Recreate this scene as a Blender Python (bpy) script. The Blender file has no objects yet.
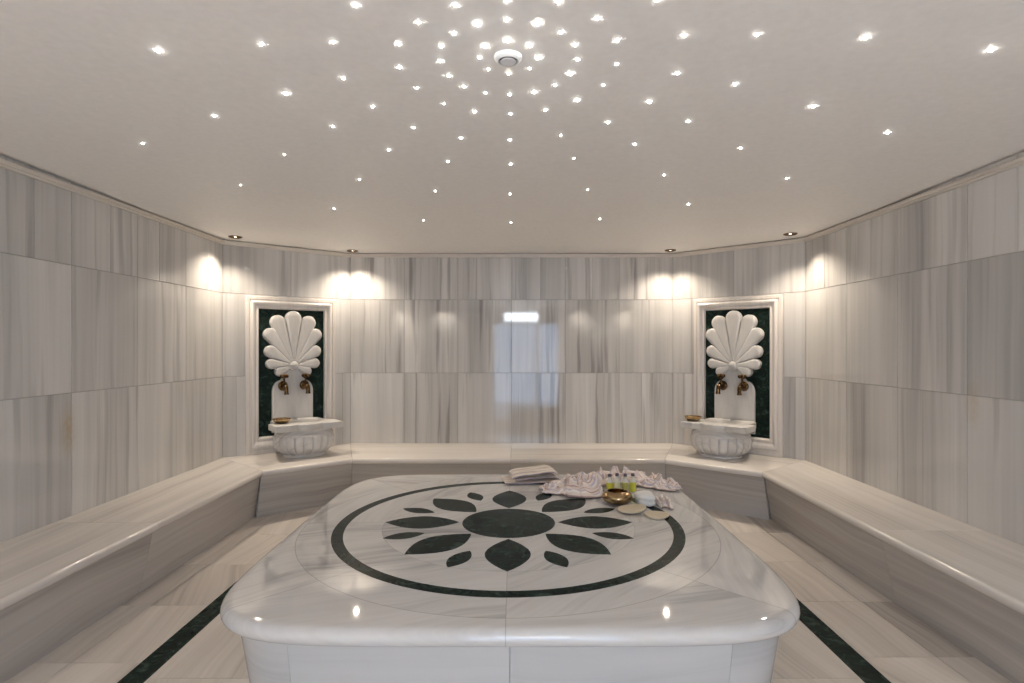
import bpy, bmesh, math, random
from mathutils import Vector, Matrix, noise
random.seed(7)
PI = math.pi
SC = bpy.context.scene
COL = SC.collection

# ------------------------------------------------------------------ helpers
def build(name, V, F, mat, parent=None, smooth=False, uv=None, tone=None, sharp=None, mats=None, midx=None):
    me = bpy.data.meshes.new(name)
    me.from_pydata([tuple(v) for v in V], [], F)
    me.update()
    if uv is not None:                       # one uv per face corner, face by face
        lay = me.uv_layers.new(name='UVMap')
        k = 0
        for p in me.polygons:
            for li in p.loop_indices:
                lay.data[li].uv = uv[k]; k += 1
    if tone is not None:                     # one random number per face
        at = me.attributes.new('tone', 'FLOAT', 'FACE')
        for i, t in enumerate(tone): at.data[i].value = t
    bm = bmesh.new(); bm.from_mesh(me)
    bmesh.ops.recalc_face_normals(bm, faces=bm.faces)
    bm.to_mesh(me); bm.free()
    if smooth:
        me.polygons.foreach_set('use_smooth', [True] * len(me.polygons))
        if sharp is not None: me.set_sharp_from_angle(angle=math.radians(sharp))
    if mats:
        for m in mats: me.materials.append(m)
        if midx: me.polygons.foreach_set('material_index', midx)
    else: me.materials.append(mat)
    o = bpy.data.objects.new(name, me)
    COL.objects.link(o)
    if parent is not None: o.parent = parent
    return o

def tag(o, label=None, cat=None, group=None, kind=None):
    if label: o['label'] = label
    if cat: o['category'] = cat
    if group: o['group'] = group
    if kind: o['kind'] = kind
    return o

def thing(name, loc, rz, label, cat, group=None):
    e = bpy.data.objects.new(name, None); e.empty_display_size = .1
    COL.objects.link(e); e.location = loc; e.rotation_euler = (0, 0, rz)
    return tag(e, label, cat, group)

def copy_tree(o, parent=None):
    c = o.copy(); COL.objects.link(c)
    if parent is not None: c.parent = parent
    for ch in list(o.children): copy_tree(ch, c)
    return c

class G:
    """collects geometry for one mesh"""
    def __init__(s): s.V = []; s.F = []; s.UV = []; s.T = []
    def add(s, V, F, uv=None, t=0.0):
        b = len(s.V); s.V += [Vector(v) for v in V]
        for i, f in enumerate(F):
            s.F.append([b + k for k in f]); s.T.append(t)
            if uv is not None: s.UV += [uv[k] for k in f]
            else: s.UV += [(0, 0)] * len(f)
    def box(s, x0, x1, y0, y1, z0, z1):
        V = [(x, y, z) for z in (z0, z1) for y in (y0, y1) for x in (x0, x1)]
        s.add(V, [(0,2,3,1),(4,5,7,6),(0,1,5,4),(2,6,7,3),(0,4,6,2),(1,3,7,5)])
    def loft(s, rings, closed=True, cap0=True, cap1=True, uv=None):
        n = len(rings[0]); V = [p for r in rings for p in r]; F = []
        m = n if closed else n - 1
        for i in range(len(rings) - 1):
            for j in range(m):
                k = (j + 1) % n
                F.append((i*n + j, i*n + k, (i+1)*n + k, (i+1)*n + j))
        if cap0: F.append(tuple(range(n))[::-1])
        if cap1: F.append(tuple((len(rings)-1)*n + j for j in range(n)))
        s.add(V, F, uv)
    def lathe(s, prof, n=32, c=(0,0,0), sx=1, sy=1, cap0=True, cap1=True):
        s.loft([[(c[0] + sx*r*math.cos(2*PI*j/n), c[1] + sy*r*math.sin(2*PI*j/n), c[2] + z) for j in range(n)] for r, z in prof], True, cap0, cap1)
    def tube(s, pts, rad, n=12):
        pts = [Vector(p) for p in pts]; rings = []
        up = None
        for i, p in enumerate(pts):
            d = (pts[min(i+1, len(pts)-1)] - pts[max(i-1, 0)]).normalized()
            if up is None:
                a = d.orthogonal().normalized()
            else:
                a = (up - d * up.dot(d)).normalized()
            up = a; b = d.cross(a)
            r = rad[i] if isinstance(rad, (list, tuple)) else rad
            rings.append([p + a*r*math.cos(2*PI*j/n) + b*r*math.sin(2*PI*j/n) for j in range(n)])
        s.loft(rings)
    def ball(s, c, r, n=12, sz=1.0):
        prof = [(r*math.sin(PI*i/n), -r*sz*math.cos(PI*i/n)) for i in range(n+1)]
        prof[0] = (r*.02, prof[0][1]); prof[-1] = (r*.02, prof[-1][1])
        s.lathe(prof, 2*n, c)
    def obj(s, name, mat, parent=None, smooth=False, sharp=40, uv=False, **kw):
        return build(name, s.V, s.F, mat, parent, smooth, s.UV if uv else None, s.T if uv else None, sharp, **kw)

# ------------------------------------------------------------------ materials
def new_mat(name):
    m = bpy.data.materials.new(name); m.use_nodes = True
    nt = m.node_tree; b = nt.nodes['Principled BSDF']
    return m, nt, b
def N(nt, t, **kw):
    n = nt.nodes.new(t)
    for k, v in kw.items(): setattr(n, k, v)
    return n
def L(nt, a, b): nt.links.new(a, b)
def mathn(nt, op, a, b=None, clamp=False):
    n = N(nt, 'ShaderNodeMath', operation=op, use_clamp=clamp)
    for i, v in enumerate((a, b)):
        if v is None: continue
        if isinstance(v, (int, float)): n.inputs[i].default_value = v
        else: L(nt, v, n.inputs[i])
    return n.outputs[0]
def ramp(nt, fac, stops, interp='LINEAR'):
    r = N(nt, 'ShaderNodeValToRGB'); cr = r.color_ramp; cr.interpolation = interp
    while len(cr.elements) < len(stops): cr.elements.new(.5)
    for e, (p, c) in zip(cr.elements, stops):
        e.position = p; e.color = (*c, 1) if len(c) == 3 else c
    L(nt, fac, r.inputs[0]); return r.outputs[0]
def noise_n(nt, vec, scale=1.0, detail=3.0, rough=.5, dist=0.0):
    n = N(nt, 'ShaderNodeTexNoise'); n.inputs['Scale'].default_value = scale
    n.inputs['Detail'].default_value = detail; n.inputs['Roughness'].default_value = rough
    n.inputs['Distortion'].default_value = dist
    L(nt, vec, n.inputs['Vector']); return n.outputs['Fac']
def mixc(nt, fac, a, b, mode='MIX'):
    n = N(nt, 'ShaderNodeMix', data_type='RGBA', blend_type=mode)
    if isinstance(fac, (int, float)): n.inputs[0].default_value = fac
    else: L(nt, fac, n.inputs[0])
    for i, v in ((6, a), (7, b)):
        if isinstance(v, tuple): n.inputs[i].default_value = (*v, 1)
        else: L(nt, v, n.inputs[i])
    return n.outputs[2]
def comb(nt, x, y, z):
    c = N(nt, 'ShaderNodeCombineXYZ')
    for i, v in enumerate((x, y, z)):
        if isinstance(v, (int, float)): c.inputs[i].default_value = v
        else: L(nt, v, c.inputs[i])
    return c.outputs[0]

def plain(name, col, rough=.5, metal=0.0, spec=.5, bump=None):
    m, nt, b = new_mat(name)
    tc = N(nt, 'ShaderNodeTexCoord')
    f = noise_n(nt, tc.outputs['Object'], 30, 3)
    c = mixc(nt, f, tuple(x*.93 for x in col), tuple(min(1, x*1.05) for x in col))
    L(nt, c, b.inputs['Base Color'])
    b.inputs['Roughness'].default_value = rough; b.inputs['Metallic'].default_value = metal
    b.inputs['Specular IOR Level'].default_value = spec
    if bump:
        g = noise_n(nt, tc.outputs['Object'], bump[0], 4)
        bn = N(nt, 'ShaderNodeBump'); bn.inputs['Strength'].default_value = bump[1]; bn.inputs['Distance'].default_value = .01
        L(nt, g, bn.inputs['Height']); L(nt, bn.outputs[0], b.inputs['Normal'])
    return m

def vein_color(nt, u, v, w, stops, fu=5.0, fv=.15, fine=42.0, fine_amt=.34, waver=.05):
    """marble veins that run along v"""
    wv = noise_n(nt, comb(nt, mathn(nt, 'MULTIPLY', u, 1.3), mathn(nt, 'MULTIPLY', v, .9), w), 1, 2)
    u2 = mathn(nt, 'ADD', u, mathn(nt, 'MULTIPLY', wv, waver))
    a = noise_n(nt, comb(nt, mathn(nt, 'MULTIPLY', u2, fu), mathn(nt, 'MULTIPLY', v, fv), w), 1, 4, .62)
    b_ = noise_n(nt, comb(nt, mathn(nt, 'MULTIPLY', u2, fine), mathn(nt, 'MULTIPLY', v, fv*3), w), 1, 3, .6)
    fac = mathn(nt, 'ADD', mathn(nt, 'MULTIPLY', a, 1 - fine_amt), mathn(nt, 'MULTIPLY', b_, fine_amt))
    return ramp(nt, fac, stops)

def marble_uv(name, stops, rough=.1, spec=.5, tone_amt=.16, stains=(), streak=0.0, **kw):
    m, nt, b = new_mat(name)
    uv = N(nt, 'ShaderNodeUVMap'); sep = N(nt, 'ShaderNodeSeparateXYZ'); L(nt, uv.outputs[0], sep.inputs[0])
    at = N(nt, 'ShaderNodeAttribute', attribute_name='tone'); t = at.outputs['Fac']
    c = vein_color(nt, sep.outputs[0], sep.outputs[1], mathn(nt, 'MULTIPLY', t, 7.0), stops, **kw)
    if streak:                                # sparse dark streaks, a few tiles carry most of them
        u_, v_ = sep.outputs[0], sep.outputs[1]
        w_ = mathn(nt, 'MULTIPLY', t, 19.0)
        bend = mathn(nt, 'MULTIPLY', noise_n(nt, comb(nt, mathn(nt, 'MULTIPLY', u_, 2.0), mathn(nt, 'MULTIPLY', v_, 1.6), w_), 1, 2), .05)
        k_ = noise_n(nt, comb(nt, mathn(nt, 'MULTIPLY', mathn(nt, 'ADD', u_, bend), 17.0), mathn(nt, 'MULTIPLY', v_, .55), w_), 1, 2, .5)
        big = noise_n(nt, comb(nt, mathn(nt, 'MULTIPLY', u_, 1.7), mathn(nt, 'MULTIPLY', v_, .5), w_), 1, 1)
        f_ = mathn(nt, 'MULTIPLY', mathn(nt, 'SUBTRACT', mathn(nt, 'ADD', k_, mathn(nt, 'MULTIPLY', big, .55)), .86), 6.0, True)
        c = mixc(nt, mathn(nt, 'MULTIPLY', f_, streak), c, (.20, .185, .18))
    hv = N(nt, 'ShaderNodeHueSaturation'); L(nt, c, hv.inputs['Color'])
    L(nt, mathn(nt, 'ADD', mathn(nt, 'MULTIPLY', t, tone_amt), 1 - tone_amt/2), hv.inputs['Value'])
    c = hv.outputs[0]
    if stains:
        geo = N(nt, 'ShaderNodeTexCoord')
        for (px, py, pz) in stains:           # mineral rust stains at fixed spots of the stone
            s = N(nt, 'ShaderNodeVectorMath', operation='SUBTRACT'); L(nt, geo.outputs['Object'], s.inputs[0]); s.inputs[1].default_value = (px, py, pz)
            q = N(nt, 'ShaderNodeVectorMath', operation='MULTIPLY'); L(nt, s.outputs[0], q.inputs[0]); q.inputs[1].default_value = (14, 14, 5)
            ln = N(nt, 'ShaderNodeVectorMath', operation='LENGTH'); L(nt, q.outputs[0], ln.inputs[0])
            nz = noise_n(nt, geo.outputs['Object'], 30, 3)
            f = mathn(nt, 'MULTIPLY', mathn(nt, 'SUBTRACT', 1.0, ln.outputs['Value'], True), nz)
            c = mixc(nt, f, c, (.42, .27, .08))
    L(nt, c, b.inputs['Base Color'])
    b.inputs['Roughness'].default_value = rough; b.inputs['Specular IOR Level'].default_value = spec
    return m

def marble_obj(name, stops, axis='X', rough=.12, scale=1.0, **kw):
    m, nt, b = new_mat(name)
    tc = N(nt, 'ShaderNodeTexCoord'); sep = N(nt, 'ShaderNodeSeparateXYZ'); L(nt, tc.outputs['Object'], sep.inputs[0])
    x, y, z = sep.outputs
    if axis == 'Z': c = vein_color(nt, x, z, y, stops, **kw)
    elif axis == 'X': c = vein_color(nt, mathn(nt, 'ADD', y, z), x, z, stops, **kw)
    else: c = vein_color(nt, mathn(nt, 'ADD', x, z), y, z, stops, **kw)
    L(nt, c, b.inputs['Base Color'])
    b.inputs['Roughness'].default_value = rough
    return m

WALL = [(.28, (.26, .25, .243)), (.38, (.40, .387, .374)), (.48, (.51, .496, .477)), (.58, (.595, .578, .556)), (.72, (.655, .637, .612))]
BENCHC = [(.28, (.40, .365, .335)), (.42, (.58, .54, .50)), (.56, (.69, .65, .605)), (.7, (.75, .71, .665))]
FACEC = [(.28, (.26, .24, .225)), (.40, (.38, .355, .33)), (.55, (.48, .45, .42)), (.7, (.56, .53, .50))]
FLOORC = [(.28, (.36, .32, .285)), (.42, (.54, .49, .44)), (.56, (.66, .605, .55)), (.7, (.72, .665, .61))]
WHITEC = [(.28, (.33, .33, .335)), (.40, (.46, .46, .46)), (.52, (.55, .55, .548)), (.7, (.60, .595, .59))]
m_wall = marble_uv('veined_wall_marble', WALL, .05, .5, .24, fu=2.6, fv=.10, fine=24.0, fine_amt=.26, stains=((2.64, 3.30, 1.12), (-2.73, 3.47, .95)), streak=.75)
m_wall_calm = marble_uv('calm_wall_marble', WALL, .05, .5, .20, fu=2.0, fv=.10, fine=24.0, fine_amt=.24, stains=((2.64, 3.30, 1.12), (-2.73, 3.47, .95)), streak=.38)
m_floor = marble_uv('honed_floor_marble', FLOORC, .22, .4, .14, fu=3.0, fine_amt=.25, waver=.2)
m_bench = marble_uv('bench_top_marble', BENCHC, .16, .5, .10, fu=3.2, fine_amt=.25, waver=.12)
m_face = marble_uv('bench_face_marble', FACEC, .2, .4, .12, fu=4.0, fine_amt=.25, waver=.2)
m_base = marble_uv('platform_base_marble', WHITEC, .14, .5, .06, fu=2.6, fine_amt=.2, waver=.3)
m_carved = marble_obj('carved_white_marble', [(.28, (.42, .405, .39)), (.42, (.53, .513, .49)), (.7, (.61, .59, .565))], 'Z', .28, fu=6, fv=1.5, waver=.4)
m_basin = marble_obj('basin_grey_veined_marble', [(.32, (.28, .265, .26)), (.42, (.47, .455, .44)), (.52, (.60, .58, .56))], 'X', .2, fu=7, fv=.8, waver=.06)
m_frame = marble_obj('frame_marble', [(.30, (.52, .48, .44)), (.44, (.65, .61, .57)), (.65, (.73, .69, .65))], 'Z', .2, fu=14, fv=.3)
m_plaster = plain('ceiling_plaster', (.89, .865, .835), .55, spec=.3)
m_trim = plain('cornice_strip', (.62, .57, .51), .4)
m_grout = plain('grout', (.40, .38, .36), .8)
m_vent = plain('white_vent_plastic', (.8, .8, .8), .35)
m_shadowgap = plain('dark_vent_gap', (.08, .08, .085), .6)
m_can = plain('aged_bronze_ring', (.16, .10, .055), .35, .8)
m_steel = plain('brushed_steel', (.5, .5, .5), .3, 1.0)

def green_marble():
    m, nt, b = new_mat('dark_green_marble')
    tc = N(nt, 'ShaderNodeTexCoord')
    f = noise_n(nt, tc.outputs['Object'], 14, 6, .65, 1.5)
    c = ramp(nt, f, [(.3, (.006, .010, .009)), (.52, (.014, .024, .020)), (.62, (.03, .05, .042)), (.75, (.075, .10, .085))])
    L(nt, c, b.inputs['Base Color']); b.inputs['Roughness'].default_value = .2
    b.inputs['IOR'].default_value = 1.13
    return m
m_green = green_marble()

def brass(name, c0, c1, rough):
    m, nt, b = new_mat(name)
    tc = N(nt, 'ShaderNodeTexCoord')
    f = noise_n(nt, tc.outputs['Object'], 22, 5, .6)
    L(nt, ramp(nt, f, [(.35, c0), (.65, c1)]), b.inputs['Base Color'])
    b.inputs['Metallic'].default_value = 1; b.inputs['Roughness'].default_value = rough
    return m
m_tap = brass('aged_brass', (.05, .028, .014), (.19, .11, .045), .22)
m_bowl = brass('polished_brass', (.26, .17, .085), (.50, .36, .20), .2)

def emit(name, col, s):
    m, nt, b = new_mat(name)
    b.inputs['Base Color'].default_value = (.8, .8, .8, 1)
    b.inputs['Emission Color'].default_value = (*col, 1); b.inputs['Emission Strength'].default_value = s
    return m

def platform_marble():
    """slab of the platform: joints and a change of vein direction from wedge to wedge"""
    m, nt, b = new_mat('platform_top_marble')
    tc = N(nt, 'ShaderNodeTexCoord'); sep = N(nt, 'ShaderNodeSeparateXYZ'); L(nt, tc.outputs['Object'], sep.inputs[0])
    x, y, z = sep.outputs
    x = mathn(nt, 'ADD', x, .015); y = mathn(nt, 'ADD', y, 0.0)
    r = mathn(nt, 'SQRT', mathn(nt, 'ADD', mathn(nt, 'MULTIPLY', x, x), mathn(nt, 'MULTIPLY', y, y)))
    ang = mathn(nt, 'ARCTAN2', y, x)
    outer = mathn(nt, 'GREATER_THAN', r, 1.13)
    ring = mathn(nt, 'ADD', mathn(nt, 'GREATER_THAN', r, .70), outer)
    a4 = mathn(nt, 'DIVIDE', ang, PI/2)
    q_in = mathn(nt, 'FLOOR', a4)
    q_out = mathn(nt, 'FLOOR', mathn(nt, 'ADD', a4, .5))
    cell = mathn(nt, 'ADD', mathn(nt, 'MULTIPLY', outer, q_out), mathn(nt, 'MULTIPLY', mathn(nt, 'SUBTRACT', 1.0, outer), q_in))
    cid = mathn(nt, 'ADD', mathn(nt, 'MULTIPLY', cell, 3.17), mathn(nt, 'MULTIPLY', ring, 11.3))
    wn = N(nt, 'ShaderNodeTexWhiteNoise', noise_dimensions='1D'); L(nt, cid, wn.inputs['W'])
    vr = N(nt, 'ShaderNodeVectorRotate', rotation_type='Z_AXIS'); L(nt, tc.outputs['Object'], vr.inputs['Vector'])
    L(nt, mathn(nt, 'MULTIPLY', wn.outputs['Value'], 2.4), vr.inputs['Angle'])
    s2 = N(nt, 'ShaderNodeSeparateXYZ'); L(nt, vr.outputs[0], s2.inputs[0])
    c = vein_color(nt, mathn(nt, 'ADD', s2.outputs[0], z), s2.outputs[1], cid, [(.30, (.25, .245, .255)), (.40, (.45, .44, .435)), (.49, (.58, .566, .552)), (.62, (.65, .635, .62))], fu=3.8, fv=.55, fine_amt=.32, waver=.35)
    # joints
    def line(d, w): return mathn(nt, 'LESS_THAN', mathn(nt, 'ABSOLUTE', d), w)
    j = line(mathn(nt, 'SUBTRACT', r, 1.13), .0022)
    j = mathn(nt, 'MAXIMUM', j, line(mathn(nt, 'SUBTRACT', r, .70), .0016))
    inn = mathn(nt, 'LESS_THAN', r, 1.13)
    cross = mathn(nt, 'MAXIMUM', line(x, .0018), line(y, .0018))
    front = mathn(nt, 'MULTIPLY', line(x, .0018), mathn(nt, 'LESS_THAN', y, 0.0))
    j = mathn(nt, 'MAXIMUM', j, mathn(nt, 'MULTIPLY', cross, inn)); j = mathn(nt, 'MAXIMUM', j, front)
    dg = mathn(nt, 'MAXIMUM', line(mathn(nt, 'SUBTRACT', x, y), .003), line(mathn(nt, 'ADD', x, y), .003))
    j = mathn(nt, 'MAXIMUM', j, mathn(nt, 'MULTIPLY', dg, mathn(nt, 'GREATER_THAN', r, .965)))
    c = mixc(nt, mathn(nt, 'MULTIPLY', j, .5), c, (.26, .24, .22))
    L(nt, c, b.inputs['Base Color']); b.inputs['Roughness'].default_value = .035; b.inputs['IOR'].default_value = 1.55
    return m
m_plat = platform_marble()

def cloth_mat(name, base, lines, freq):
    m, nt, b = new_mat(name)
    uv = N(nt, 'ShaderNodeUVMap'); sep = N(nt, 'ShaderNodeSeparateXYZ'); L(nt, uv.outputs[0], sep.inputs[0])
    col = None
    for k, (c, f, w, ph) in enumerate(lines):
        fr = mathn(nt, 'FRACT', mathn(nt, 'ADD', mathn(nt, 'MULTIPLY', sep.outputs[1], f*freq), ph))
        msk = mathn(nt, 'LESS_THAN', fr, w)
        col = mixc(nt, mathn(nt, 'MULTIPLY', msk, .8), col if col is not None else base, c)
    L(nt, col, b.inputs['Base Color']); b.inputs['Roughness'].default_value = .9
    b.inputs['Sheen Weight'].default_value = .2; b.inputs['Specular IOR Level'].default_value = .15
    tc = N(nt, 'ShaderNodeTexCoord'); g = noise_n(nt, tc.outputs['Object'], 160, 3)
    bn = N(nt, 'ShaderNodeBump'); bn.inputs['Strength'].default_value = .4; bn.inputs['Distance'].default_value = .004
    L(nt, g, bn.inputs['Height']); L(nt, bn.outputs[0], b.inputs['Normal'])
    return m
m_cloth = cloth_mat('pink_striped_cotton', (.74, .64, .57), [((.40, .24, .22), 1, .10, 0), ((.50, .46, .58), 1, .20, .4), ((.82, .79, .76), 1, .22, .68)], 7)
m_fold = cloth_mat('cream_striped_cotton', (.70, .61, .51), [((.82, .79, .74), 1, .3, .5), ((.30, .26, .36), 1, .15, 0), ((.42, .30, .26), 1, .10, .3)], 5)
m_terry = plain('white_terry', (.80, .79, .77), .95, spec=.1, bump=(220, .6))
m_loofah = plain('loofah_fibre', (.66, .57, .43), .9, spec=.1, bump=(160, .9))

# ------------------------------------------------------------------ room plan (metres)
ZC = 2.47
XC, YC = -.03, 2.0
WL = [(-2.74, -1.30), (-2.74, 5.31), (-1.765, 6.10), (1.715, 6.10), (2.68, 5.19), (2.68, -1.30), (1.715, -2.10), (-1.765, -2.10)]
NAMES = ['wall_left', 'wall_back_left', 'wall_back', 'wall_back_right', 'wall_right', 'wall_front_right', 'wall_front', 'wall_front_left']

def wall(name, A, B, rows, hole=None):
    A = Vector((*A, 0)); B = Vector((*B, 0)); ln = (B - A).length; u = (B - A)/ln; n = Vector((u.y, -u.x, 0))
    g = G()
    def P(a, z, w): return A + u*a + n*w + Vector((0, 0, z))
    def slab(a0, a1, z0, z1, w0, w1):
        V = [P(a, z, w) for z in (z0, z1) for w in (w0, w1) for a in (a0, a1)]
        g.add(V, [(0,2,3,1),(4,5,7,6),(0,1,5,4),(2,6,7,3),(0,4,6,2),(1,3,7,5)], None, -1)
    if hole is None: slab(-.05, ln + .05, -.02, 2.66, -.12, -.004)
    else:
        a0, a1, z1 = hole
        slab(-.05, a0, -.02, 2.66, -.12, -.004); slab(a1, ln + .05, -.02, 2.66, -.12, -.004); slab(a0, a1, z1, 2.66, -.12, -.004)
    nback = len(g.F)
    e = .0016; bv = .0012
    for (z0, z1, seams) in rows:
        for a0, a1 in zip(seams[:-1], seams[1:]):
            if hole and a1 > hole[0] + .01 and a0 < hole[1] - .01 and z0 < hole[2] - .01: continue
            x0, x1, y0, y1 = a0 + e, a1 - e, z0 + e, z1 - e
            V = [P(x0, y0, -.004), P(x1, y0, -.004), P(x1, y1, -.004), P(x0, y1, -.004),
                 P(x0+bv, y0+bv, 0), P(x1-bv, y0+bv, 0), P(x1-bv, y1-bv, 0), P(x0+bv, y1-bv, 0)]
            ou, ov = random.uniform(0, 40), random.uniform(0, 40)
            uv = [(ou + p[0], ov + p[1]) for p in ((x0,y0),(x1,y0),(x1,y1),(x0,y1))]*2
            g.add(V, [(4,5,6,7),(0,1,5,4),(1,2,6,5),(2,3,7,6),(3,0,4,7)], uv, random.random())
    o = g.obj(name, None, None, uv=True, mats=[m_grout, m_wall if name == 'wall_back' else m_wall_calm], midx=[0]*nback + [1]*(len(g.F) - nback))
    return tag(o, kind='structure')

R1, R2, R3 = .0, 1.18, 1.97
def even(ln, step, first=None):
    s = [0.0]; a = first if first else step
    while a < ln - .12: s.append(a); a += step
    s.append(ln); return s
def split(s, p):
    out = [s[0]]
    for a, b in zip(s[:-1], s[1:]):
        if random.random() < p: out.append(a + (b - a)*random.choice((.42, .5, .55)))
        out.append(b)
    return out
DOOR = (.515, 2.275)       # opening in the front wall, measured from its start at x = 1.715
for i, nm in enumerate(NAMES):
    A, B = WL[i], WL[(i+1) % 8]
    ln = math.dist(A, B); hole = None
    if nm == 'wall_back':
        base = [k*ln/6 for k in range(7)]
        rows = [(R1, R2, split(base, .25)), (R2, R3, base), (R3, 2.64, [0, .58, .97, 1.16, 1.36, 1.74, 2.05, 2.32, 2.61, 2.9, ln])]
    elif nm in ('wall_back_left', 'wall_back_right'):
        rows = [(R1, R2, [0, .12, .22, ln/2, ln - .2, ln - .09, ln]), (R2, R3, [0, .21, ln/2, ln - .19, ln]), (R3, 2.64, [0, ln/2, ln])]
    elif nm in ('wall_left', 'wall_right'):
        off = .02 if nm == 'wall_left' else .36
        s = even(ln, .61, (ln % .61) + .02 if nm == 'wall_left' else .63)
        rows = [(R1, R2, s), (R2, R3, s), (R3, 2.64, split(s, .75 if nm == 'wall_left' else .3))]
    elif nm == 'wall_front':
        s = [0, .6, DOOR[0], (DOOR[0]+DOOR[1])/2, DOOR[1], ln]
        rows = [(R1, R2, s), (R2, 2.40, s), (2.40, 2.64, s)]; hole = (DOOR[0], DOOR[1], 2.40)
    else:
        s = [0, .4, ln - .4, ln]; rows = [(R1, R2, s), (R2, R3, s), (R3, 2.64, s)]
    wall(nm, A, B, rows, hole)
    # cornice strip at the top of the wall
    A3 = Vector((*A, 0)); B3 = Vector((*B, 0)); u = (B3 - A3).normalized(); n = Vector((u.y, -u.x, 0))
    def mitre(j, w):
        P0, P1, P2 = (Vector(WL[(j+k) % 8]) for k in (-1, 0, 1))
        n1 = Vector(((P1-P0).normalized().y, -(P1-P0).normalized().x)); n2 = Vector(((P2-P1).normalized().y, -(P2-P1).normalized().x))
        b = (n1 + n2).normalized(); q = P1 + b*(w/b.dot(n2)); return (q.x, q.y)
    prof = [(.0, 2.425), (.012, 2.425), (.014, 2.432), (.014, 2.438), (.022, 2.441), (.024, 2.458), (.018, 2.466), (.0, 2.466)]
    g = G(); g.loft([[(*mitre(i, w), z) for w, z in prof], [(*mitre(i+1, w), z) for w, z in prof]])
    tag(g.obj('trim_%d' % (i+1), m_trim), kind='structure')

# ceiling: flat along the walls, very shallow oval dome inside
DA, DB, DH = 3.25, 4.0, .09
def zceil(x, y):
    e2 = ((x - XC)/DA)**2 + ((y - YC)/DB)**2
    return ZC + max(0, 1 - e2)*DH
def edge_pts(poly, step=.05):
    out = []
    for i in range(len(poly)):
        a, b = Vector(poly[i]), Vector(poly[(i+1) % len(poly)]); k = max(1, int((b-a).length/step))
        out += [a.lerp(b, j/k) for j in range(k)]
    return out
bp = edge_pts(WL); c2 = Vector((XC, YC)); V = [(XC, YC, zceil(XC, YC))]; F = []; nr = 70; nb = len(bp)
for i in range(1, nr+1):
    for p in bp:
        q = c2.lerp(p, i/nr); V.append((q.x, q.y, zceil(q.x, q.y)))
for j in range(nb):
    F.append((0, 1 + (j+1) % nb, 1 + j))
    for i in range(nr - 1):
        a, b = 1 + i*nb + j, 1 + i*nb + (j+1) % nb
        F.append((a, b, b + nb, a + nb))
ce = build('ceiling', V, F, m_plaster, smooth=True)
md = ce.modifiers.new('thick', 'SOLIDIFY'); md.thickness = .06
# the panel must grow upwards
md.offset = 1 if ce.data.polygons[0].normal.z > 0 else -1
tag(ce, kind='structure')

# floor
SX0, SX1, SY0, SY1, SW = -1.675, 1.59, -1.4, 4.85, .057
g = G()
g.add([(p[0]*1.02, (p[1]-2)*1.02 + 2, -.004) for p in WL] + [(p[0]*1.02, (p[1]-2)*1.02 + 2, -.12) for p in WL],
      [tuple(range(8)), tuple(range(15, 7, -1))] + [(i, (i+1) % 8, 8 + (i+1) % 8, 8 + i) for i in range(8)], None, 0)
nb0 = len(g.F)
def tile(x0, x1, y0, y1, rot=False):
    e = .0014
    V = [(x0+e, y0+e, 0), (x1-e, y0+e, 0), (x1-e, y1-e, 0), (x0+e, y1-e, 0), (x0+e, y0+e, -.004), (x1-e, y0+e, -.004), (x1-e, y1-e, -.004), (x0+e, y1-e, -.004)]
    a = random.choice((.05, .2, .3, -.12)) if not rot else 0; ou, ov = random.uniform(0, 30), random.uniform(0, 30)
    uv = [(ou + x*math.cos(a) + y*math.sin(a), ov - x*math.sin(a) + y*math.cos(a)) for x, y, z in V]
    g.add(V, [(0,1,2,3),(0,4,5,1),(1,5,6,2),(2,6,7,3),(3,7,4,0)], uv, random.random())
ys = [-2.2, -1.55, -.95, -.35, .25, .85, 1.45, 2.05, 2.62, 3.20, 3.80, 4.40, 5.0, 5.6]
for y0, y1 in zip(ys[:-1], ys[1:]):
    tile(-2.6, -2.06, y0, y1, True); tile(-2.06, SX0 - SW, y0, y1)
    tile(SX1 + SW, 2.0, y0 + .05, y1 + .05); tile(2.0, 2.56, y0 + .05, y1 + .05, True)
    xs = [SX0 + SW, -1.1, -.57, -.04, .5, 1.03, SX1 - SW]
    for x0, x1 in zip(xs[:-1], xs[1:]): tile(x0, x1, y0 - .12, y1 - .12)
fl = g.obj('floor', None, None, uv=True, mats=[m_grout, m_floor], midx=[0]*nb0 + [1]*(len(g.F) - nb0))
tag(fl, kind='structure')
for x in (SX0, SX1):
    g = G(); y = -2.1
    while y < SY1:
        g.box(x - SW, x + SW, y + .001, min(SY1, y + .6) - .001, -.004, .0008); y += .6
    g.obj('inlay_strip', m_green, fl)
g = G(); x = SX0 + SW
while x < SX1 - SW:
    g.box(x + .001, min(SX1 - SW, x + .6) - .001, SY1 - 2*SW, SY1, -.004, .0008); x += .6
g.obj('inlay_strip', m_green, fl)

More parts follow.
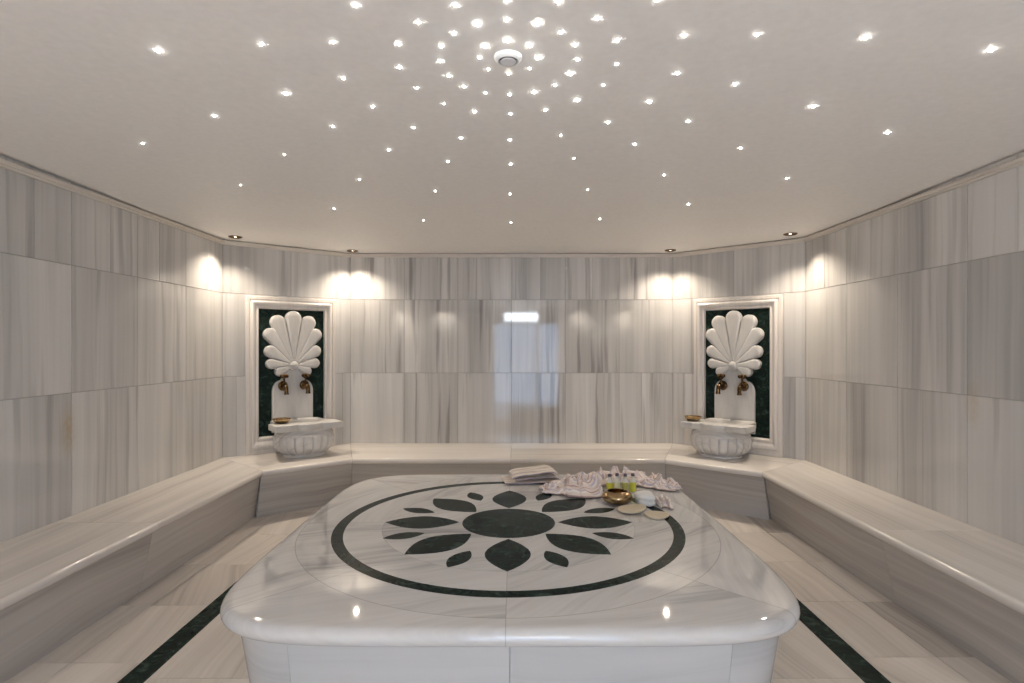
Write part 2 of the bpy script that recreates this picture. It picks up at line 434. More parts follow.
# glazed entrance in the front wall, behind the camera
d1x, d0x = 1.715 - DOOR[0], 1.715 - DOOR[1]
m_glassdoor = emit('frosted_glass_daylit', (.38, .63, 1.0), DOOR_L := 3.2)
m_transom = emit('daylit_transom_pane', (.80, .90, 1.0), 24.0)
e = bpy.data.objects.new('door_1', None); COL.objects.link(e); e.location = (0, -2.15, 0); tag(e, kind='structure')
g = G()
for x0, x1, z0, z1 in ((d0x, d0x + .06, 0, 2.4), (d1x - .06, d1x, 0, 2.4), (d0x + .06, d1x - .06, 2.36, 2.4), (d0x + .06, d1x - .06, 2.03, 2.1), (.56, .62, 0, 2.03)):
    g.box(x0, x1, -.04, .04, z0, z1)
g.obj('door_frame', m_steel, e)
g = G(); g.box(d0x + .06, .56, -.008, .008, .0, 2.03); g.obj('door_leaf', m_glassdoor, e)
g = G(); g.box(.62, d1x - .06, -.008, .008, .0, 2.03); g.obj('side_panel', m_glassdoor, e)
g = G(); g.tube([(.44, .02, .85), (.44, .06, .85), (.44, .06, 1.25), (.44, .02, 1.25)], .012); g.obj('door_handle', m_steel, e)
g = G(); g.box(d0x + .06, -.24, -.008, .008, 2.1, 2.36); g.box(.60, d1x - .06, -.008, .008, 2.1, 2.36); g.box(-.24, .60, -.008, .008, 2.31, 2.36); g.obj('transom_board', m_steel, e)
w1 = G(); w1.box(-.24, .60, -2.158, -2.142, 2.1, 2.31)
tag(w1.obj('window_1', m_transom), kind='structure')

# ------------------------------------------------------------------ bench
bench = thing('marble_bench', (0, 0, 0), 0, 'long low built-in marble bench running round the foot of the veined marble walls', 'bench')
ZB, TB = .42, .05
Wp = [(-2.738, -1.3), (-2.738, 1.60), (-2.738, 3.36), (-2.738, 5.308), (-1.766, 6.098), (-.03, 6.098), (1.716, 6.098), (2.678, 5.188), (2.678, 3.22), (2.678, 1.45), (2.678, -1.3)]
Fp = [(-2.112, -1.3), (-2.112, 1.60), (-2.112, 3.36), (-2.112, 4.75), (-1.507, 5.26), (-.03, 5.26), (1.40, 5.24), (2.062, 4.70), (2.062, 3.22), (2.062, 1.45), (2.062, -1.3)]
def section(i, prof, n):
    w = Vector(Wp[i]); p = Vector(Fp[i]); e = (p - w); k = 1/abs(e.dot(n))
    return [(*(p + e*k*(-ins)), z) for ins, z in prof]        # ins = distance back from the front edge
nose = [(None, ZB)] + [(.022 - .022*math.sin(PI*(t/10)), ZB - TB/2 + TB/2*math.cos(PI*t/10)) for t in range(11)] + [(None, ZB - TB)]
for i in range(10):
    P0, P1 = Vector(Fp[i]), Vector(Fp[i+1]); u = (P1 - P0).normalized(); n = Vector((u.y, -u.x))
    rings = []; uvs = []
    ou, ov = random.uniform(0, 30), random.uniform(0, 30)
    for j, sgn in ((i, 1), (i+1, -1)):
        w = Vector(Wp[j]); d = abs((Vector(Fp[j]) - w).dot(n))
        r = [Vector(q) for q in section(j, [((d if a is None else a), z) for a, z in nose], n)]
        r = [q + Vector((*u, 0))*sgn*.0012 for q in r]
        rings.append(r); uvs += [(ou + q.to_2d().dot(n) - q.z, ov + q.to_2d().dot(u)) for q in r]
    g = G(); g.loft(rings, uv=uvs); 
    for k in range(len(g.T)): g.T[k] = .2 + .6*((i*37) % 10)/10
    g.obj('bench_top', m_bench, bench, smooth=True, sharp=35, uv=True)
    pr = [(.035, ZB - TB), (.115, 0.0), (.30, 0.0), (.30, ZB - TB)]
    rings = []; uvs = []
    for j, sgn in ((i, 1), (i+1, -1)):
        r = [Vector(q) + Vector((*u, 0))*sgn*.0015 for q in section(j, pr, n)]
        rings.append(r); uvs += [(ou + q.z*1.0 + q.to_2d().dot(n), ov + q.to_2d().dot(u)) for q in r]
    g = G(); g.loft(rings, uv=uvs)
    for k in range(len(g.T)): g.T[k] = ((i*53) % 10)/10
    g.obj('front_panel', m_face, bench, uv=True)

# ------------------------------------------------------------------ platform
PX, PY, PZ = -.015, 3.205, .47
CX = -.015          # the inlay sits on the axis of the room
plat = thing('marble_platform', (PX, PY, 0), 0, 'large raised marble platform in mid room with dark green flower inlay', 'platform')
PA, PB, PN, NP = 1.20, 1.226, 6.0, 240
def outline(inset):
    pts = []
    for k in range(NP):
        t = 2*PI*k/NP; c, s = math.cos(t), math.sin(t)
        rr = (abs(c/PA)**PN + abs(s/PB)**PN)**(-1/PN)
        pts.append(Vector((rr*c, rr*s)))
    if inset:
        out = []
        for k in range(NP):
            d = (pts[(k+1) % NP] - pts[k-1]).normalized(); out.append(pts[k] + Vector((-d.y, d.x))*inset)
        pts = out
    return pts
TP = .070
prof = [(.05, PZ)] + [(.040 - .040*math.sin(PI*t/14), PZ - TP/2 + TP/2*math.cos(PI*t/14)) for t in range(1, 14)] + [(.040, PZ - TP), (.12, PZ - TP)]
g = G(); g.loft([[(*p, z) for p in outline(i)] for i, z in reversed(prof)])
g.obj('top_slab', m_plat, plat, smooth=True, sharp=30)
o0, o1 = outline(.062), outline(.125)
# base: panels round the foot with joints between them
def near(x, y): return min(range(NP), key=lambda k: (o0[k] - Vector((x, y))).length)
cuts = sorted(set(near(*q) for q in ((.80, -1.1), (1.08, -.72), (1.08, .1), (1.08, .8), (.8, 1.12), (0, 1.12), (-.8, 1.12), (-1.08, .8), (-1.08, .1), (-1.08, -.72), (-.80, -1.1), (.0, -1.12))))
for a, b in zip(cuts, cuts[1:] + [cuts[0] + NP]):
    top, bot = [], []
    for k in range(a, b + 1):
        top.append(o0[k % NP]); bot.append(o1[k % NP])
    def trim_end(l):
        l = list(l); l[0] = l[0] + (l[1]-l[0]).normalized()*.0012; l[-1] = l[-1] + (l[-2]-l[-1]).normalized()*.0012; return l
    top, bot = trim_end(top), trim_end(bot)
    g = G(); ou = random.uniform(0, 20); rings = []; uv = []
    s = 0
    for k in range(len(top)):
        if k: s += (top[k]-top[k-1]).length
        inn = bot[k]*.93
        rings.append([(*top[k], PZ - TP + .004), (*bot[k], 0), (*inn, 0), (*(top[k]*.9), PZ - TP + .004)])
        uv += [(ou + .38, s), (ou, s), (ou + .05, s), (ou + .4, s)]
    g.loft(rings, uv=uv); t = random.random()
    g.T = [t]*len(g.T)
    g.obj('base_panel', m_base, plat, smooth=True, sharp=35, uv=True)
CY = 3.205 - PY     # centre of the inlay
def flat(name, pts, z0=PZ - .004, z1=PZ + .0012):
    g = G(); g.loft([[(p[0] + CX, p[1], z) for p in pts] for z in (z0, z1)]); return g.obj(name, m_green, plat)
def vesica(r0, r1, w, ang, n=14, tip=.9):
    pts = []
    for sgn in (1, -1):
        for k in range(n):
            t = k/n if sgn > 0 else 1 - k/n
            pts.append((r0 + (r1-r0)*t, sgn*w/2*math.sin(PI*t)**tip))
    c, s = math.cos(ang), math.sin(ang)
    return [(x*c - y*s, x*s + y*c + CY) for x, y in pts]
flat('inlay_disc', [(.262*math.cos(2*PI*k/72), .262*math.sin(2*PI*k/72) + CY) for k in range(72)])
for k in range(8):
    flat('inlay_petal', vesica(.280, .70, .222, k*PI/4))
for k in range(8):
    flat('inlay_bud', vesica(.485, .705, .098, (k+.5)*PI/4, tip=.8))
g = G(); n = 120
g.loft([[(r*math.cos(2*PI*k/n) + CX, r*math.sin(2*PI*k/n) + CY, z) for k in range(n)] for r, z in ((.900, PZ - .004), (.900, PZ + .0012), (.960, PZ + .0012), (.960, PZ - .004))], cap0=False, cap1=False)
g.obj('inlay_ring', m_green, plat, smooth=False)

# ------------------------------------------------------------------ wall fountains and framed panels
def diag(i):
    A, B = Vector(WL[i]), Vector(WL[i+1]); u = (B-A).normalized(); return (A+B)/2, math.atan2(u.y, u.x), u, Vector((u.y, -u.x))
def make_panel(label, i, shift):
    c, a, u, n = diag(i); c = c + u*shift
    t = thing('framed_panel', (c.x, c.y, ZB), a, label, 'wall panel', 'framed panels behind the fountains')
    pf = [(0, 0), (0, .030), (.004, .034), (.030, .034), (.034, .026), (.042, .026), (.048, .046), (.058, .052), (.070, .050), (.090, .030), (.098, .030), (.104, .036), (.112, .036), (.116, .030), (.122, .012), (.122, .002)]
    HW, ZT = .44, 1.955 - ZB
    g = G(); V = []
    rings = [[(-HW+q, -h, 0+q*1.35), (HW-q, -h, q*1.35), (HW-q, -h, ZT-q), (-HW+q, -h, ZT-q)] for q, h in pf]
    g.loft(rings, cap0=False, cap1=False); g.obj('moulded_frame', m_frame, t)
    g = G(); g.box(-.335, .335, -.012, -.001, .13, ZT - .105); g.obj('green_slab', m_green, t)
    t.children[-1]['label'] = 'dark green marble slab'
    return t
make_panel('pale moulded marble frame round dark green slab, behind the left shell fountain', 1, .01)
make_panel('pale moulded marble frame round dark green slab, behind the right shell fountain', 3, .03)

def make_fountain(label, i, shift, sd):
    c, a, u, n = diag(i); c = c + u*shift
    t = thing('wall_fountain', (c.x, c.y, ZB), a, label, 'fountain', 'shell fountains on the diagonal walls')
    Z = lambda z: z - ZB
    # back plate with shoulders and neck
    half = [(.20, .615), (.20, 1.01)] + [(.126 + .074*math.cos(q*PI/16), 1.01 + .117*math.sin(q*PI/16)) for q in range(1, 9)] + [(.105, 1.15), (.10, 1.20), (.09, 1.28)]
    pts = [(x, z) for x, z in half] + [(-x, z) for x, z in reversed(half)]
    def inset(pts, d):
        out = []; m = len(pts)
        for k in range(m):
            p0, p1 = Vector(pts[k-1]), Vector(pts[(k+1) % m]); dd = (p1-p0).normalized(); out.append(Vector(pts[k]) + Vector((-dd.y, dd.x))*d)
        return out
    g = G(); p1, p2 = inset(pts, .004), inset(pts, .012)
    g.loft([[(x, -.012, Z(z)) for x, z in pts], [(x, -.034, Z(z)) for x, z in pts], [(x, -.040, Z(z)) for x, z in p1], [(x, -.042, Z(z)) for x, z in p2]])
    g.obj('back_plate', m_carved, t)
    # carved shell: eleven petals
    g = G(); RZ = 1.28
    petals = [(0, .466, .080)]
    for s in (1, -1):
        petals += [(s*19.5, .466, .074), (s*36, .385, .069), (s*57.5, .262, .065), (s*86, .216, .055), (s*116, .146, .053)]
    for ang, Lc, rc in petals:
        Lc, rc = Lc*(.995 if ang == 0 else .965), rc*.97
        an = math.radians(ang); dx, dz = math.sin(an), math.cos(an); qx, qz = dz, -dx
        rings = []; ns = 12
        hw = []
        stations = [.03 + (Lc - .03)*k/9 for k in range(10)] + [Lc + rc*math.sin(q*PI/2/6) for q in range(1, 7)]
        for r in stations:
            if r <= Lc: w = .006 + (rc - .006)*((r - .03)/(Lc - .03))**.92
            else: w = math.sqrt(max(1e-5, rc*rc - (r-Lc)**2))
            tt = min(1, (Lc + rc - r)/(rc*.7)); row = []
            row.append((-1, 0, w, r))
            for k in range(ns + 1):
                v = -1 + 2*k/ns
                h = .042 + .018*(max(0, 1 - abs(v)**5)**.5)*(.4 + .6*min(1, tt*1.6))
                row.append((v, h, w, r))
            row.append((1, 0, w, r))
            rings.append([(dx*r + qx*v*w, -(.012 + h), Z(RZ + dz*r + qz*v*w)) for v, h, w, r in row])
        g.loft(rings, closed=False, cap0=True, cap1=True)
    sh = g.obj('shell_relief', m_carved, t, smooth=True, sharp=50)
    g = G(); prof = [(.060, .0), (.060, .066), (.056, .073), (.049, .073), (.046, .064), (.042, .068), (.030, .080), (.012, .086), (.001, .087)]
    m = 28
    g.loft([[(r*math.cos(2*PI*k/m), -h, Z(RZ) + r*math.sin(2*PI*k/m)) for k in range(m)] for r, h in prof])
    g.obj('rosette', m_carved, sh, smooth=True, sharp=50)
    # basin rim: eared slab with a hollow
    NB = 144; bc = (0, .30); cv = (.04*sd, .235); bw = (.02*sd, .305)
    hp = [(.205, .052), (.235, .09), (.245, .29), (.255, .31), (.315, .318), (.315, .545), (.20, .548), (.165, .54), (.14, .525), (.11, .525), (.09, .54), (.05, .565), (0, .572)]
    pol = hp + [(-x, y) for x, y in reversed(hp[:-1])]
    def ray(th):
        d = Vector((math.cos(th), math.sin(th))); best = None
        for k in range(len(pol)):
            a_, b_ = Vector(pol[k]) - Vector(bc), Vector(pol[(k+1) % len(pol)]) - Vector(bc); e_ = b_ - a_
            den = d.x*e_.y - d.y*e_.x
            if abs(den) < 1e-9: continue
            s_ = (a_.x*e_.y - a_.y*e_.x)/den; q = (a_.x*d.y - a_.y*d.x)/den
            if s_ > 0 and -1e-6 <= q <= 1 + 1e-6: best = s_ if best is None else max(best, s_)
        return best
    ths = set(2*PI*k/NB for k in range(NB))
    for p in pol:
        q = math.atan2(p[1]-bc[1], p[0]-bc[0]) % (2*PI); ths = {z for z in ths if abs(z - q) > .012}; ths.add(q)
    ths = sorted(ths)
    ro = [ray(th) for th in ths]
    def ring(fr, z, el=None, o=None):
        out = []
        for th, r in zip(ths, ro):
            if el:
                rr = 1/math.sqrt((math.cos(th)/el[0])**2 + (math.sin(th)/el[1])**2); out.append((o[0] + rr*math.cos(th), -(o[1] + rr*math.sin(th)), Z(z)))
            else:
                rr = r + fr; out.append((bc[0] + rr*math.cos(th), -(bc[1] + rr*math.sin(th)), Z(z)))
        return out
    g = G()
    g.loft([ring(0, .51, (.05, .04), cv), ring(0, .52, (.12, .10), cv), ring(0, .56, (.16, .135), cv), ring(0, .63, (.180, .155), cv), ring(0, .722, (.188, .165), cv), ring(0, .736, (.192, .169), cv), ring(0, .742, (.200, .177), cv),
            ring(-.008, .742), ring(-.002, .739), ring(0, .733), ring(0, .692), ring(-.003, .686), ring(-.012, .682), ring(0, .682, (.245, .235), bw), ring(0, .61, (.235, .225), bw)], cap1=False)
    g.obj('basin_rim', m_carved, t, smooth=True, sharp=38)
    g = G(); rings = []; NF, per = 20, 10
    prof = [(.86, .684, 0), (.90, .670, 0), (.915, .655, 0), (.97, .640, 0), (.985, .628, 0), (.975, .620, 0), (.985, .614, .4), (1.0, .600, .9), (1.01, .578, 1), (1.0, .545, 1), (.965, .512, 1), (.90, .483, 1), (.82, .463, .9), (.75, .451, .4), (.71, .446, 0), (.69, .440, 0), (.71, .434, 0), (.71, .4205, 0)]
    for f_, z, fl_ in prof:
        r = []
        for k in range(NF*per):
            th = 2*PI*k/(NF*per); lob = abs(math.sin(NF*th/2))
            sc_ = f_*(1 + fl_*.085*(lob**.32 - .8))
            r.append((bw[0] + .276*sc_*math.cos(th), -(bw[1] + .256*sc_*math.sin(th)), Z(z)))
        rings.append(r)
    g.loft(rings); g.obj('fluted_bowl', m_basin, t, smooth=True, sharp=55)
    # two taps
    for x in (-.105, .105):
        g = G(); zt = 1.075; m = 20
        for prof in ([(.012, .050), (.036, .050), (.038, .056), (.034, .062), (.024, .066), (.022, .072), (.026, .080), (.027, .090), (.022, .102), (.016, .110), (.016, .135), (.001, .138)],):
            g.loft([[(x + r*math.cos(2*PI*k/m), -h, Z(zt) + r*math.sin(2*PI*k/m)) for k in range(m)] for r, h in prof])
        def big_(gg):
            for v in gg.V:
                v.x = x + (v.x - x)*1.25; v.z = Z(zt) + (v.z - Z(zt))*1.28; v.y = -.050 + (v.y + .050)*1.12
        big_(g)
        tp = g.obj('tap', m_tap, t, smooth=True, sharp=45)
        g = G(); g.tube([(x, -.112, Z(zt)), (x, -.130, Z(zt+.004)), (x, -.146, Z(zt-.004)), (x, -.154, Z(zt-.02)), (x, -.154, Z(zt-.052))], [.013, .015, .016, .015, .0155], 14)
        g.tube([(x, -.154, Z(zt-.05)), (x, -.154, Z(zt-.062))], .0185, 14)
        big_(g)
        g.obj('spout', m_tap, tp, smooth=True, sharp=45)
        g = G(); g.tube([(x, -.092, Z(zt+.015)), (x, -.092, Z(zt+.03)), (x, -.092, Z(zt+.032)), (x, -.092, Z(zt+.07))], [.012, .012, .008, .008], 12)
        for k in range(4):
            q = PI/4 + k*PI/2; g.ball((x + .021*math.cos(q), -.092 + .021*math.sin(q), Z(zt+.076)), .0145, 8)
        g.ball((x, -.092, Z(zt+.080)), .014, 8)
        big_(g)
        g.obj('tap_handle', m_tap, tp, smooth=True, sharp=60)
    return t
f_left = make_fountain('carved white marble shell fountain with fluted basin, at left of the back wall', 1, .01, 1)
f_right = make_fountain('carved white marble shell fountain with fluted basin, at right of the back wall', 3, .015, -1)
f_left['label'] = 'white marble shell fountain with two taps and fluted basin, left of the two'
f_right['label'] = 'white marble shell fountain with two taps and fluted basin, right of the two'

# ------------------------------------------------------------------ bowls
def brass_bowl(loc, label, prof, group=None):
    g = G(); n = 40
    g.lathe(prof, n)
    o = g.obj('brass_bowl', m_bowl, None, smooth=True, sharp=50); o.location = loc
    return tag(o, label, 'bowl', 'brass bathing bowls')
big = [(.052, 0), (.078, .004), (.100, .022), (.107, .042), (.103, .058), (.088, .073), (.074, .080), (.069, .081), (.067, .078), (.075, .074), (.088, .066), (.100, .052), (.102, .040), (.094, .024), (.07, .010), (.03, .009), (.026, .014), (.018, .022), (.006, .026), (.001, .026)]
brass_bowl((.658, 3.60, PZ + .001), 'rounded brass bowl in front of the four small bottles on the marble platform', [(r*.9, z*.96) for r, z in big])
small = [(.035, 0), (.05, .003), (.070, .018), (.080, .036), (.082, .044), (.079, .045), (.076, .038), (.066, .021), (.048, .008), (.024, .007), (.020, .013), (.012, .022), (.001, .024)]
for i, sh, bx, by, lab in ((1, .01, -.20, .335, 'small brass bowl resting on the near rim of the left fountain basin'), (3, .015, -.245, .42, 'small brass bowl resting on the rim ear of the right fountain basin')):
    c, a, u, n = diag(i); p = c + u*(sh + bx) + n*by
    brass_bowl((p.x, p.y, .7425), lab, small)

# ------------------------------------------------------------------ textiles on the platform
def sheet(name, fn, ns, nt_, mat, thick=.006, sub=1, uvs=(1, 1), parent=None):
    V = [fn(i/ns, j/nt_) for i in range(ns+1) for j in range(nt_+1)]
    F = []; uv = []
    for i in range(ns):
        for j in range(nt_):
            q = [(i, j), (i+1, j), (i+1, j+1), (i, j+1)]
            F.append([a*(nt_+1) + b for a, b in q]); uv += [(a/ns*uvs[0], b/nt_*uvs[1]) for a, b in q]
    me = bpy.data.meshes.new(name); me.from_pydata([tuple(v) for v in V], [], F); me.update()
    lay = me.uv_layers.new(name='UVMap')
    for k, c in enumerate(uv): lay.data[k].uv = c
    me.polygons.foreach_set('use_smooth', [True]*len(F)); me.materials.append(mat)
    o = bpy.data.objects.new(name, me); COL.objects.link(o)
    m = o.modifiers.new('thick', 'SOLIDIFY'); m.thickness = thick; m.offset = 0
    if sub:
        s = o.modifiers.new('smooth', 'SUBSURF'); s.levels = sub; s.render_levels = sub
    return o
def interp(pts, t):
    x = t*(len(pts)-1); i = min(int(x), len(pts)-2); f = x - i
    p = [Vector(pts[max(0, min(len(pts)-1, k))]) for k in (i-1, i, i+1, i+2)]
    return .5*((2*p[1]) + (p[2]-p[0])*f + (2*p[0]-5*p[1]+4*p[2]-p[3])*f*f + (3*p[1]-p[0]-3*p[2]+p[3])*f**3)
# folded striped towel: a strip folded back on itself twice
def folded(s, t):
    # s runs along the cloth through the folds, t across it
    prof = [(-.20, .012), (-.05, .010), (.12, .012), (.185, .020), (.195, .034), (.16, .044), (.0, .042), (-.10, .036), (-.135, .046), (-.11, .060), (0, .070), (.12, .082), (.17, .074), (.19, .058)]
    p = interp([(a, 0, b) for a, b in prof], s)
    w = (t - .5)*.25
    z = p.z + .010*noise.noise(Vector((p.x*9, t*5, p.z*30)))*(1 if p.z > .02 else .3) + .012*math.sin(t*PI*1.0)*(p.z/.08)
    x = p.x + .01*noise.noise(Vector((t*4, s*5, 3)))
    q = Vector((x, w + .012*noise.noise(Vector((s*6, 8, 1))), 0)); q.rotate(Matrix.Rotation(math.radians(8), 3, 'Z'))
    return Vector((.115 + q.x, 4.20 + q.y, PZ + max(.006, z)))
tw = sheet('folded_towel', folded, 60, 26, m_fold, .008, 1, (1.4, .25*4))
tag(tw, 'folded cream striped towel lying at the left end of the heap on the platform', 'towel')
# crumpled striped cloth gathered along a winding line
SP = [(.19, 3.84), (.30, 3.89), (.41, 3.90), (.53, 3.93), (.63, 4.13), (.80, 4.20), (.95, 4.11), (1.06, 3.98), (1.13, 3.88)]
SWD = [.05, .14, .21, .23, .13, .12, .14, .10, .04]
SH = [.03, .075, .11, .11, .10, .095, .085, .07, .03]
def crumple(s, t):
    c = interp([(x, y, 0) for x, y in SP], s); d = (interp([(x, y, 0) for x, y in SP], min(1, s+.01)) - interp([(x, y, 0) for x, y in SP], max(0, s-.01))).normalized()
    nn = Vector((-d.y, d.x, 0)); k = s*(len(SWD)-1); i = min(int(k), len(SWD)-2); f = k - i
    w = SWD[i]*(1-f) + SWD[i+1]*f; h = SH[i]*(1-f) + SH[i+1]*f
    v = 2*t - 1
    prof = max(0, 1 - abs(v)**2.6)**.6
    q1 = noise.noise(Vector((s*6, v*1.3, 0))); q2 = noise.noise(Vector((s*13 + 5, v*2.2, 6)))
    ph = s*2*PI*12 + 6.5*q1 + 2.5*q2 + 1.3*v
    pleat = (math.sin(ph)*.5 + .5)**.8
    rag = .5 + .9*noise.noise(Vector((s*20, v*3.4 + q1, 4)))
    cross = abs(noise.noise(Vector((s*9 + q2, v*4.5, 11))))
    z = .008 + prof*h*max(.05, .08 + .50*pleat*(.5 + 1.1*abs(q1 + .3)) + .55*rag - .45*cross)
    e = 1 + .34*noise.noise(Vector((s*17, 3 if v > 0 else 9, 2)))*abs(v)
    off = d*(.014*math.cos(ph)*prof + .02*noise.noise(Vector((s*30, v*4, 7)))*prof)
    p = c + nn*w*v*e + off
    wy = min(1, max(0, (4.06 - p.y)/.10)); wy = wy*wy*(3 - 2*wy)
    if p.x > .57: p.x -= (p.x - .57)*.82*wy*(1 if s < .62 else 0)
    return Vector((p.x, p.y, PZ + max(.006, z)))
cr = sheet('crumpled_cloth', crumple, 260, 44, m_cloth, .005, 1, (3.4, 1.0))
tag(cr, 'long crumpled pink and lilac striped cloth heaped behind the brass bowl on the platform', 'cloth')
# white washcloth in two layers
def pad(name, layers, mat, loc, rz):
    g = G()
    for (cx, cy, z0, hx, hy, th) in layers:
        rings = []; n = 48
        for q in range(9):
            a = PI*q/8; ins = .5*th*(1 - math.sin(a)); z = z0 + th/2 - th/2*math.cos(a); r = []
            for k in range(n):
                tt = 2*PI*k/n; c_, s_ = math.cos(tt), math.sin(tt)
                rr = (abs(c_/(hx-ins))**4 + abs(s_/(hy-ins))**4)**-.25
                wob = .004*noise.noise(Vector((c_*2, s_*2, z0*50)))
                r.append((cx + rr*c_, cy + rr*s_, z + wob + .004*math.sin(2*tt)))
            rings.append(r)
        g.loft(rings)
    o = g.obj(name, mat, None, smooth=True, sharp=70); o.location = loc; o.rotation_euler = (0, 0, rz); return o
wc = pad('washcloth', [(0.003, 0, .006, .056, .064, .034), (-.001, .006, .038, .059, .068, .036)], m_terry, (.822, 3.555, PZ), .06)
tag(wc, 'white folded washcloth beside the brass bowl on the platform', 'washcloth')
def corner(s, t):
    c = Vector((.936 + .036*(s-.5)*2, 3.53 + .02*math.sin(s*5), 0)); v = 2*t - 1
    pr = max(0, 1 - abs(v)**2.4)**.6*max(0, 1 - abs(2*s-1)**3)**.5
    ph = s*2*PI*3 + 2*noise.noise(Vector((s*3, v, 5)))
    z = .008 + pr*(.030 + .022*math.sin(ph) + .02*noise.noise(Vector((s*9, v*3, 1))))
    return Vector((c.x + .012*math.cos(ph)*pr, c.y + v*.075, PZ + max(.006, z)))
cc = sheet('bunched_cloth', corner, 50, 30, m_cloth, .005, 1, (.4, 1.0))
tag(cc, 'small bunched lilac striped cloth at the right of the white washcloth', 'cloth')
# loofah pads
def loofah(loc, hx, hy, rz, tilt, label, tip):
    g = G(); n = 48; th = .012; rings = []
    for q in range(7):
        a = PI*q/6; ins = .5*th*(1 - math.sin(a)); z = th/2 - th/2*math.cos(a); r = []
        for k in range(n):
            tt = 2*PI*k/n; c_, s_ = math.cos(tt), math.sin(tt)
            sh = 1 - tip*c_*.5 if True else 1
            r.append(((hx-ins)*c_, (hy-ins)*s_*sh, z + .010*(c_*c_ - .5)*.6))
        rings.append(r)
    g.loft(rings); o = g.obj('loofah_pad', m_loofah, None, smooth=True, sharp=70); o.location = loc; o.rotation_euler = (tilt[0], tilt[1], rz)
    return tag(o, label, 'loofah pad', 'loofah pads on the platform')
loofah((.712, 3.408, PZ + .0145), .086, .078, .1, (0, -.11), 'beige oval loofah pad nearest the brass bowl, wider of the two pads', .1)
loofah((.838, 3.318, PZ + .0035), .072, .076, -.5, (0, 0), 'beige pointed loofah pad beside the wider oval one, at the dark inlaid ring', -.35)
# small bottles
def glass(name, col, rough=.05, trans=1.0):
    m, nt, b = new_mat(name); tc = N(nt, 'ShaderNodeTexCoord')
    f = noise_n(nt, tc.outputs['Object'], 20, 2); L(nt, mixc(nt, f, col, tuple(x*.95 for x in col)), b.inputs['Base Color'])
    b.inputs['Roughness'].default_value = rough; b.inputs['Transmission Weight'].default_value = trans; b.inputs['IOR'].default_value = 1.45
    return m
m_glass = plain('pale_bottle_glass', (.66, .64, .56), .12)
m_liq = [plain('yellow_green_liquid', (.60, .56, .06), .15), plain('pale_liquid', (.62, .60, .36), .15), plain('olive_liquid', (.42, .40, .10), .15), plain('lime_liquid', (.55, .55, .07), .15)]
m_cap = plain('dark_stopper', (.10, .075, .10), .4)
BL = ['small bottle with bright yellow liquid, at the left end of the bottle row', 'small bottle with pale liquid, second from left in the bottle row', 'small bottle with olive liquid, third from left in the bottle row', 'small bottle with yellow-green liquid, at the right end of the bottle row']
for k, (x, y) in enumerate(((.655, 3.865), (.708, 3.88), (.762, 3.87), (.816, 3.88))):
    t = thing('glass_bottle', (x, y, PZ + .001), .3*k, BL[k], 'bottle', 'small bottles on the platform')
    g = G(); g.lathe([(r*1.1, z*1.18) for r, z in [(.017, 0), (.021, .003), (.021, .050), (.020, .056)]], 24); g.obj('bottle_body', m_liq[k], t, smooth=True, sharp=50)
    g = G(); g.lathe([(r*1.1, z*1.18) for r, z in [(.020, .056), (.018, .064), (.010, .074), (.009, .084), (.011, .086), (.011, .090)]], 24); g.obj('bottle_neck', m_glass, t, smooth=True, sharp=50)
    g = G(); g.lathe([(r*1.1, z*1.18) for r, z in [(.0105, .0895), (.0115, .091), (.0115, .103), (.009, .106), (.002, .1065)]], 20); g.obj('stopper', m_cap, t, smooth=True, sharp=50)

# ------------------------------------------------------------------ ceiling fittings
zc = zceil(-.022, 2.11)
vt = thing('ceiling_vent', (-.022, 2.13, zc), 0, 'round white ceiling vent in the middle of the star lights', 'vent')
K = .54
def sc(p): return [(r*K, z*K*.8) for r, z in p]
g = G(); g.lathe(sc([(.098, .004), (.100, -.004), (.098, -.012), (.088, -.030), (.074, -.042), (.068, -.041), (.064, -.030), (.064, .002)]), 48); g.obj('vent_ring', m_vent, vt, smooth=True, sharp=35)
g = G(); g.lathe(sc([(.0655, -.006), (.0655, -.012)]), 40); g.obj('vent_throat', m_shadowgap, vt)
g = G(); g.lathe(sc([(.012, -.012), (.030, -.024), (.050, -.034), (.055, -.042), (.052, -.048), (.030, -.050), (.002, -.051)]), 40); g.obj('vent_disc', m_vent, vt, smooth=True, sharp=45)

